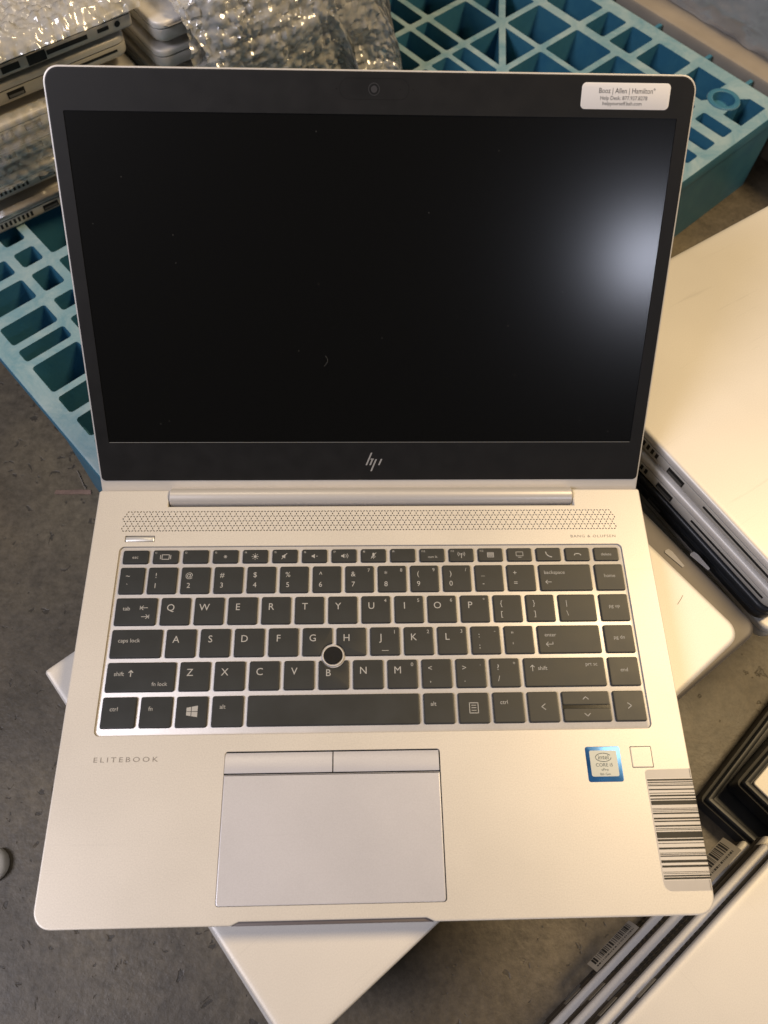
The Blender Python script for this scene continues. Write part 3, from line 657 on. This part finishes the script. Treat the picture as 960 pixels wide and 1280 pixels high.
while z-18*k > FLOOR-.5:
    closed_laptop('closed laptop buried low in the stack under the open laptop', cx0+rnd.uniform(-2, 2)-4, cy0+rnd.uniform(-2, 2), z-18*k, 38.2+rnd.uniform(-.8, .8), 'laptops stacked under the open laptop'); k += 1

# right-hand stack
d_, n_ = nd(-57.7)
def right_stack(i, label, off=294, along=-123.5, kind='silver', sides='', da=0):
    c = (n_[0]*(off+163)+d_[0]*along, n_[1]*(off+163)+d_[1]*along)
    return closed_laptop(label, c[0], c[1], -18*(i+1), 32.3+da, 'laptops in the right-hand stack', kind, sides)
right_stack(0, 'cream closed laptop on top of the stack right of the screen', sides='l')
right_stack(1, 'silver closed laptop second from the top of the right-hand stack', 292.5, -124.5, sides='l', da=.4)
right_stack(2, 'dark closed laptop third from the top of the right-hand stack', 292.5, -124, 'dark', 'l', .2)
right_stack(3, 'silver closed laptop under the dark one in the right-hand stack, rounded corner showing', 296, -114)
for i in range(4, 10): right_stack(i, 'closed laptop buried low in the right-hand stack', 298+rnd.uniform(-2, 2), -123)
closed_laptop('closed laptop buried low in the right-hand stack', n_[0]*463-d_[0]*123, n_[1]*463-d_[1]*123, FLOOR-1, 32.3, 'laptops in the right-hand stack')

# bottom-right stack
d_, n_ = nd(38)
names = ['cream closed laptop on top of the stack in the bottom right corner', 'silver closed laptop second in the bottom right stack, rounded corner sticking out', 'silver closed laptop third in the bottom right stack', 'silver closed laptop fourth in the bottom right stack', 'silver closed laptop fifth in the bottom right stack', 'silver closed laptop sixth in the bottom right stack', 'silver closed laptop lowest in the bottom right stack, on the floor']
offs = [-119, -113, -117, -114, -118, -113, -116]; als = [112, 92, 104, 98, 95, 90, 94]
offs = [-119, -116, -118.5, -115.5, -119, -116, -118.5]
for i in range(7):
    o_ = offs[i]-163; zt = FLOOR+18.7*(6-i)
    closed_laptop(names[i], d_[0]*als[i]+n_[0]*o_, d_[1]*als[i]+n_[1]*o_, zt, 38-90, 'laptops in the bottom right stack', 'brown', 'm')

# wrapped stack on the pallet
d_, n_ = nd(36.8); ZB = [-100, -73, -46, -23, 4, 26]
lab = ['silver closed laptop lowest in the bubble-wrapped stack, on the blue pallet', 'silver closed laptop second lowest in the bubble-wrapped stack, side vents showing', 'silver closed laptop third from the pallet in the bubble-wrapped stack', 'silver closed laptop fourth from the pallet in the bubble-wrapped stack', 'silver closed laptop second from the top of the bubble-wrapped stack', 'silver closed laptop on top of the bubble-wrapped stack, video and network ports showing']
for i, zb in enumerate(ZB):
    al = [100, 108, 108, 112, 110, 116][i]; of = [622, 625, 626, 619, 622, 618][i]; o_ = of+163
    fl2 = i < 5
    closed_laptop(lab[i], d_[0]*al+n_[0]*o_, d_[1]*al+n_[1]*o_, zb, -53.2+(180 if fl2 else 0), 'laptops in the bubble-wrapped stack', 'silver', 'l' if fl2 else 'r')
for i in range(6):
    al = 243+117+rnd.uniform(-2, 3); o_ = 600+163+rnd.uniform(-4, 4)
    lb = ['silver closed laptop lowest in the stack inside the bubble wrap', 'closed laptop second lowest inside the bubble wrap', 'closed laptop third from the bottom inside the bubble wrap', 'silver closed laptop third from the top beside the bubble wrap, rounded corner showing', 'silver closed laptop second from the top beside the bubble wrap, rounded corner showing', 'silver closed laptop on top beside the bubble wrap, with a barcode label'][i]
    closed_laptop(lb, d_[0]*al+n_[0]*o_, d_[1]*al+n_[1]*o_, -100+23*i, -53.2, 'laptops inside the bubble wrap')

# ================================================================== blue pallet
TH = radians(40.8); E1 = (cos(TH), sin(TH)); E2 = (-sin(TH), cos(TH)); PZ = -100.0
def uvw(u, v): return (u*E1[0]+v*E2[0], u*E1[1]+v*E2[1])
PU0, PU1, PV0, PV1 = 43, 797, 269, 1240
pal = thing('blue_plastic_pallet', 'blue plastic pallet with open lattice deck behind the laptop', 'pallet', (0, 0, FLOOR*S))
holes = []
def cell(u0, v0, u1, v1, r=2.8): holes.append(rrect(u0, v0, u1, v1, min(r, (u1-u0)*.35, (v1-v0)*.35), 3))
def poly_cell(pts): holes.append(pts)
# near-left border strip and cells that run in from the left edge
for v0, v1 in ((282, 305), (312, 335), (345, 370), (377, 387), (391, 412), (419, 438), (444, 476), (483, 497), (504, 526), (537, 562), (571, 590), (601, 640)):
    cell(57, v0, 99, v1)
for v0, v1 in ((510, 526), (537, 561), (571, 590), (601, 625)): cell(107, v0, 126, v1)
for v0, v1 in ((282, 330), (338, 386), (394, 438), (446, 500)): cell(107, v0, 126, v1)
cell(134, 571, 190, 625); cell(134, 510, 158, 561); cell(166, 510, 190, 561)
for v0 in (282, 338, 394, 450): cell(134, v0, 158, v0+48); cell(166, v0, 190, v0+48)
# regular lattice with crosses
us = [198, 245, 301, 357, 413, 469, 502, 559, 615, 672, 730]
vs = [282, 325, 381, 437, 493, 549, 605, 661, 717, 773, 829, 885, 941, 997, 1053, 1109, 1165, 1226]
for i in range(len(us)-1):
    for j in range(1, len(vs)-1):
        u0, u1, v0, v1 = us[i]+3.5, us[i+1]-3.5, vs[j]+3.5, vs[j+1]-3.5
        if us[i] in (615, 672) and vs[j] in (493, 549) and (us[i]-615)//50 == (vs[j]-493)//50 or (us[i] in (301, 357, 245) and vs[j] in (605, 661)):
            g = 5
            poly_cell([(u0+g, v0), (u1-1, v0), (u1, v0+1), (u1, v1-g)]); poly_cell([(u0, v0+g), (u1-g, v1), (u0+1, v1), (u0, v1-1)])
        elif (us[i] == 559 and vs[j] in (493, 549, 605)) or (i+j) % 5 == 0:
            um = (u0+u1)/2+2; cell(u0, v0, um-3, v1); cell(um+3, v0, u1, v1)
        else: cell(u0, v0, u1, v1)
# right border: narrow cells along the near edge
for u0, u1 in ((206, 232), (240, 266), (274, 300), (308, 334), (342, 368), (376, 402), (410, 436), (444, 470), (478, 504), (512, 538), (546, 572), (580, 606), (614, 640), (653, 670), (681, 698), (710, 726)): cell(u0, 282, u1, 318)
# column by the far edge with a round socket
RC = (757, 317)
poly_cell([(738, 281), (779, 281), (779, 300)]+[(RC[0]+17*cos(a), RC[1]+17*sin(a)) for a in [radians(-38-i*13) for i in range(8)]]+[(738, 303)])
poly_cell([(779, 330), (779, 366), (738, 366), (738, 331)]+[(RC[0]+17*cos(a), RC[1]+17*sin(a)) for a in [radians(142-i*13) for i in range(8)]])
holes.append(circ(*RC, 11.5, 24))
for v0, v1 in ((375, 418), (426, 455), (463, 489), (497, 546)): cell(738, v0, 778, v1)
vv = 555
while vv < 1200: cell(738, vv, 778, vv+48); vv += 56
vv = 648
while vv < 1200: cell(57, vv, 99, vv+40); cell(107, vv, 126, vv+40); cell(134, vv, 190, vv+40); vv += 48
mb = MB()
solid(mb, rrect(PU0, PV0, PU1, PV1, 10, 5), [(0, PZ-14), (0, PZ-1.5), (.5, PZ-.4), (1.5, PZ), (2.2, PZ)], holes, 78, bottom=False)
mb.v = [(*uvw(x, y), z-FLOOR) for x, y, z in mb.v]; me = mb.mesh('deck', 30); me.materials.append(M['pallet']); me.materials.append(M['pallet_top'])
for pg in me.polygons:                       # top faces coloured paler than the rib walls: scuffing plus painted-in light
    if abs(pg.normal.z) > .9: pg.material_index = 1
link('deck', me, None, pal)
# side walls set back below the rim, blocks and bottom runners
def pbox(name, u0, v0, z0, u1, v1, z1, m='pallet', r=4):
    m_ = MB(); solid(m_, rrect(u0, v0, u1, v1, r, 3), [(0, z0), (0, z1)]); m_.v = [(*uvw(x, y), z-FLOOR) for x, y, z in m_.v]; return link(name, m_.mesh(name), m, pal)
for u0, u1 in ((58, 170), (350, 480), (660, 782)):
    for v0, v1 in ((283, 400), (690, 820), (1110, 1225)): pbox('block', u0, v0, FLOOR+8, u1, v1, PZ-79)
for v0, v1 in ((282, 402), (688, 822), (1108, 1226)): pbox('runner', 56, v0, FLOOR+.3, 784, v1, FLOOR+10)
pbox('side_wall', 56, 269.8, FLOOR+.4, 796, 272, PZ-13.5, r=.6)
pbox('corner_block', 43.4, 270, FLOOR+.3, 60, 416, PZ-13.5, r=2)
pbox('side_wall', 56.5, 300, PZ-60, 58.5, 1220, PZ-12, r=.6)
m_ = MB(); n = 28
m_.add([(*uvw(RC[0]+r*cos(2*pi*i/n), RC[1]+r*sin(2*pi*i/n)), z-FLOOR) for r, z in ((11.4, PZ-9), (11.4, PZ+.8), (12.2, PZ+1.2), (15.8, PZ+1.2), (16.6, PZ+.8), (16.6, PZ-20)) for i in range(n)]+[(*uvw(*RC), PZ-9-FLOOR)], [(k*n+i, k*n+(i+1) % n, (k+1)*n+(i+1) % n, (k+1)*n+i) for k in range(5) for i in range(n)]+[((i+1) % n, i, 6*n) for i in range(n)])
link('socket_ring', m_.mesh('ring'), 'pallet', pal)
for v in (317, 370, 438, 505): pbox('rim_tab', 796.5, v-2, PZ-10, 806, v+2, PZ-.6, r=.5)
# wooden blocks seen through the lattice
for k, (u, v, a) in enumerate(((648, 577, 20), (704, 521, 35), (690, 575, 50), (660, 530, 10))):
    m_ = MB(); solid(m_, rrect(-18, -7, 18, 7, 1.5, 2), [(1, 0), (0, 1), (0, 12), (1, 13)])
    o = link('wood_block', m_.mesh('wood_block'), mat('pale_wood', (.42, .30, .18), .7, var=(40, .2)) if k == 0 else bpy.data.materials['pale_wood']); x, y = uvw(u, v)
    o.location = (x*S, y*S, (FLOOR+.5 if True else 0)*S); o.rotation_euler = (0, 0, radians(a))
    tag(o, ['pale wood block under the pallet lattice, left of the upright strut', 'pale wood block under the pallet lattice, right of the upright strut', 'pale wood offcut under the lattice at the top edge of the photo', 'pale wood offcut under the lattice, lowest beside the upright strut'][k], 'wood block', 'wood blocks under the pallet')

# ================================================================== bubble wrap
def sheet(name, label, cat, path, a0, a1, amp, m, bub=True, seed=0, right=None, step=2.0, group=None, thick=1):
    """path: (offset, z) polyline in the stack's frame, swept along the stack; crumpled and dimpled"""
    pts = []; 
    for (o0, z0), (o1, z1) in zip(path, path[1:]):
        l = math.hypot(o1-o0, z1-z0); k = max(1, int(l/step))
        pts += [(o0+(o1-o0)*i/k, z0+(z1-z0)*i/k, (z1-z0)/l, -(o1-o0)/l) for i in range(k)]
    nt_ = len(pts); ns = int((a1-a0)/step); V = []
    for j, (o_, z_, no, nz_) in enumerate(pts):
        for i in range(ns+1):
            a = a0+(a1-a0)*i/ns; q = Vector((a*.02+seed, j*step*.02, seed*1.7))
            h = amp*(noise.noise(q)*1.0+.45*noise.noise(q*2.7)+.5*abs(noise.noise(q*5.1))+.25*abs(noise.noise(q*11))+.12*noise.noise(q*19))
            if bub:
                row = j*step/8.7; rr = round(row); ca = a/10+(.5 if rr % 2 else 0); dx = (ca-round(ca))*10; dy = (row-rr)*8.7
                r2 = (dx*dx+dy*dy)/(4.3**2)
                if r2 < 1: h += 2.8*math.sqrt(1-r2)*(.75+.4*noise.noise(q*3+Vector((9, 9, 9))))
            aa = a+amp*.5*noise.noise(q*2+Vector((5, 0, 0))); oo = o_-abs(no)*h if True else o_; zz = z_+abs(nz_)*h
            if right and i > ns-right:            # the end folds down
                f = (i-(ns-right))/right; zz -= (zz-PZ-4)*f*f*.85; aa -= 14*f*f
            zz = max(zz, PZ+1.5)
            V.append((aa*d_[0]+oo*n_[0], aa*d_[1]+oo*n_[1], zz))
    F = [(j*(ns+1)+i, j*(ns+1)+i+1, (j+1)*(ns+1)+i+1, (j+1)*(ns+1)+i) for j in range(nt_-1) for i in range(ns)]
    m_ = MB(); m_.add(V, F); o = link(name, m_.mesh(name, 45), m); tag(o, label, cat, group); return o
sheet('bubble_wrap', 'crumpled clear bubble wrap covering laptops behind the screen', 'bubble wrap', [(566, PZ+2), (580, -60), (584, -10), (587, 30), (600, 44), (900, 50)], 262, 492, 9, 'bubble', True, 3, 26)
sheet('bubble_wrap', 'second layer of bubble wrap bunched on the laptops at the top edge', 'bubble wrap', [(584, -40), (578, 5), (590, 46), (640, 58), (900, 62)], 268, 440, 12, 'bubble', True, 11, 30)
sheet('bubble_wrap', 'clear bubble wrap over the laptop stack in the top left corner', 'bubble wrap', [(611, 44.5), (614, 51), (624, 55), (680, 56), (900, 58)], 20, 238, 7, 'bubble', True, 21)
sheet('bubble_wrap', 'loose clear wrap hanging over the left laptop stack, beside the lid', 'plastic wrap', [(611, -52), (608, -20), (613, 10)], 62, 150, 5, 'film', True, 31)
sheet('plastic_film', 'crumpled film between the two lowest laptops on the pallet', 'plastic film', [(619, -83), (616, -78), (620, -72.5)], 40, 150, 2.2, 'brownfilm', False, 41, step=1.6)
sheet('plastic_film', 'crumpled brown film over the third lowest laptop on the pallet', 'plastic film', [(622, -29), (618, -26), (620, -21)], 50, 170, 2.2, 'brownfilm', False, 47, step=1.6)
sheet('plastic_film', 'crumpled brown film over the second lowest laptop on the pallet', 'plastic film', [(622, -56), (618, -51), (621, -45)], 40, 160, 2.6, 'brownfilm', False, 43, step=1.6)
barcode_flag('paper barcode label on the wrapped laptop corner, behind the lid', (uvw(0, 0)[0]+d_[0]*268+n_[0]*592, d_[1]*268+n_[1]*592, 34), 36.8, (-.5, 0), 34, 16)

# ================================================================== wrapped goods at the top right
tb = thing('tan_tray', 'long tan board edge behind the pallet, top right', 'board', (0, 0, FLOOR*S))
def ubox(name, u0, v0, z0, u1, v1, z1, m, parent, r=6, rd=2):
    m_ = MB(); solid(m_, rrect(u0, v0, u1, v1, r, 4), [(0, z0), (0, z1-rd), (rd*.3, z1-rd*.3), (rd, z1), (rd+1, z1)]); m_.v = [(*uvw(x, y), z-FLOOR) for x, y, z in m_.v]; return link(name, m_.mesh(name), m, parent)
ubox('board', 809, 180, -112, 1120, 1100, -96, 'cardboard', tb, 10, 4)
for v in (200, 560, 980): ubox('skid', 850, v, FLOOR, 1080, v+90, -112, 'cardboard', tb)
gb = thing('wrapped_bundle', 'grey bundle in shiny stretch film, top right corner', 'bundle', (0, 0, FLOOR*S))
ubox('goods', 848, 190, -96, 1110, 1090, -20, 'greybundle', gb, 14, 12)
m_ = MB(); na, nv = 60, 170; V = []
for i in range(na+1):
    for j in range(nv+1):
        v = 186+908*j/nv; s_ = i/na*330
        if s_ < 80: u, z_ = 838+s_*.10, -95+s_
        else: u, z_ = 846+(s_-80), -14
        q = Vector((u*.012, v*.006, z_*.02)); h = 7*noise.noise(q)+5*abs(noise.noise(Vector((s_*.05, v*.012, 3))))+2.5*noise.noise(Vector((s_*.13, v*.05, 7)))
        V.append((*uvw(u-(h if s_ < 80 else 0), v), z_+(h if s_ >= 80 else 0)-FLOOR))
m_.add(V, [(i*(nv+1)+j, (i+1)*(nv+1)+j, (i+1)*(nv+1)+j+1, i*(nv+1)+j+1) for i in range(na) for j in range(nv)])
link('stretch_film', m_.mesh('film', 80), 'film', gb)

# ================================================================== black cases beside the bottom right stack
def black_case(label, cx, cy, z0, rz, wx, wy, h, panel):
    t = thing('black_case', label, 'case', (cx*S, cy*S, z0*S), radians(rz), 'black cases at the right edge')
    o = rr_in(0, -wy, wx, 0, 3, 3)
    m_ = MB(); solid(m_, o, [(1, 0), (0, 1), (0, h-5), (1.5, h-4.5), (1.5, h-1.2), (2.2, h-.3), (2.6, h), (5, h), (5.6, h-.4), (5.8, h-2.4), (6.5, h-2.4)]); link('shell', m_.mesh('shell'), 'darkbody', t)
    if panel:
        m_ = MB(); solid(m_, rrect(6.6, -wy+7, wx-7, -6.6, 2, 3), [(0, h-2.4), (0, h-.3), (.6, h+.2)]); link('panel', m_.mesh('panel'), 'lidwhite', t)
    m_ = MB(); solid(m_, o, [(-.6, h-5.1), (-.6, h-4.4)]); link('edge_line', m_.mesh('line'), 'port', t)
    return t
black_case('low black case on the floor beside the bottom right stack', 240, 72, FLOOR, 44, 260, 190, 22, False)
black_case('black case with a white top panel, upper one at the right edge', 258, 80, FLOOR+22, 41, 250, 180, 24, True)

# labels poking out of stacks, floor litter
d_, n_ = nd(38)
def brp(al, of, z): return (d_[0]*al+n_[0]*of, d_[1]*al+n_[1]*of, z)
barcode_flag('paper barcode label sticking out of the bottom right stack beside the rounded corner', brp(176, -111, -92), 38, (-.75, 0), 40, 13, 'barcode labels on the bottom right stack')
barcode_flag('paper barcode label sticking out low in the stack below the laptop corner', brp(112, -114, -158), 38, (-1.15, 0), 40, 11, 'barcode labels on the bottom right stack')
d_, n_ = nd(-57.7)
for lab_, px in (('white paper tab on the grey laptop, nearer the keyboard', (191.5, 201, -34.8)), ('white paper tab on the grey laptop, nearer the right-hand stack', (207.5, 199, -34.8))):
    m_ = MB(); solid(m_, [(-2.8, 6), (-1.6, 7), (.8, 7), (2.0, 4.5), (3.2, -7), (1.5, -7.5)], [(0, 0), (0, .3)]); o = link('paper_tab', m_.mesh('paper_tab'), mat('tab_paper', (.36, .345, .345), .5)); o.location = tuple(c*S for c in px); o.rotation_euler = (0, 0, radians(25)); tag(o, lab_, 'paper tab', 'paper tabs on the grey laptop')
m_ = MB(); solid(m_, [(-16, -1.8), (-6, -2.3), (5, -1.9), (16, -2.4), (15, 2), (4, 2.4), (-7, 1.8), (-15, 2.2)], [(0, 0), (0, .8), (.4, 1.1)]); o = link('tape_scrap', m_.mesh('tape_scrap'), 'tape'); o.location = (-.256, .3368, FLOOR*S); tag(o, 'brown strip of torn tape on the floor beside the pallet corner', 'tape')
m_ = MB(); stroke(m_, [(-5, 9), (-1, 2), (3, -6), (5, -9)], .9, .6); stroke(m_, [(-5, 9), (-1, 2), (3, -6), (5, -9)], .5, 1.1); o = link('twig', m_.mesh('twig', 0), 'cardboard'); o.location = (-.251, .349, FLOOR*S); tag(o, 'thin splinter on the floor above the torn tape', 'splinter')
m_ = MB(); n = 18
m_.add([((r+rnd.uniform(-.5, .5))*cos(2*pi*i/n), (r+rnd.uniform(-.5, .5))*sin(2*pi*i/n)*1.25, z_) for r, z_ in ((11, 0), (12.5, 3), (11.5, 8), (8, 11), (3, 12.5)) for i in range(n)], [(k*n+i, k*n+(i+1) % n, (k+1)*n+(i+1) % n, (k+1)*n+i) for k in range(4) for i in range(n)]+[tuple(range(4*n, 5*n))])
m_.v = [(x*.7, y*.7, z_*.7) for x, y, z_ in m_.v]; o = link('foam_plug', m_.mesh('foam_plug', 60), mat('pale_foam', (.62, .58, .5), .8, var=(60, .1))); o.location = (-.2635, .039, FLOOR*S); tag(o, 'small pale foam plug on the floor at the left edge', 'foam plug')
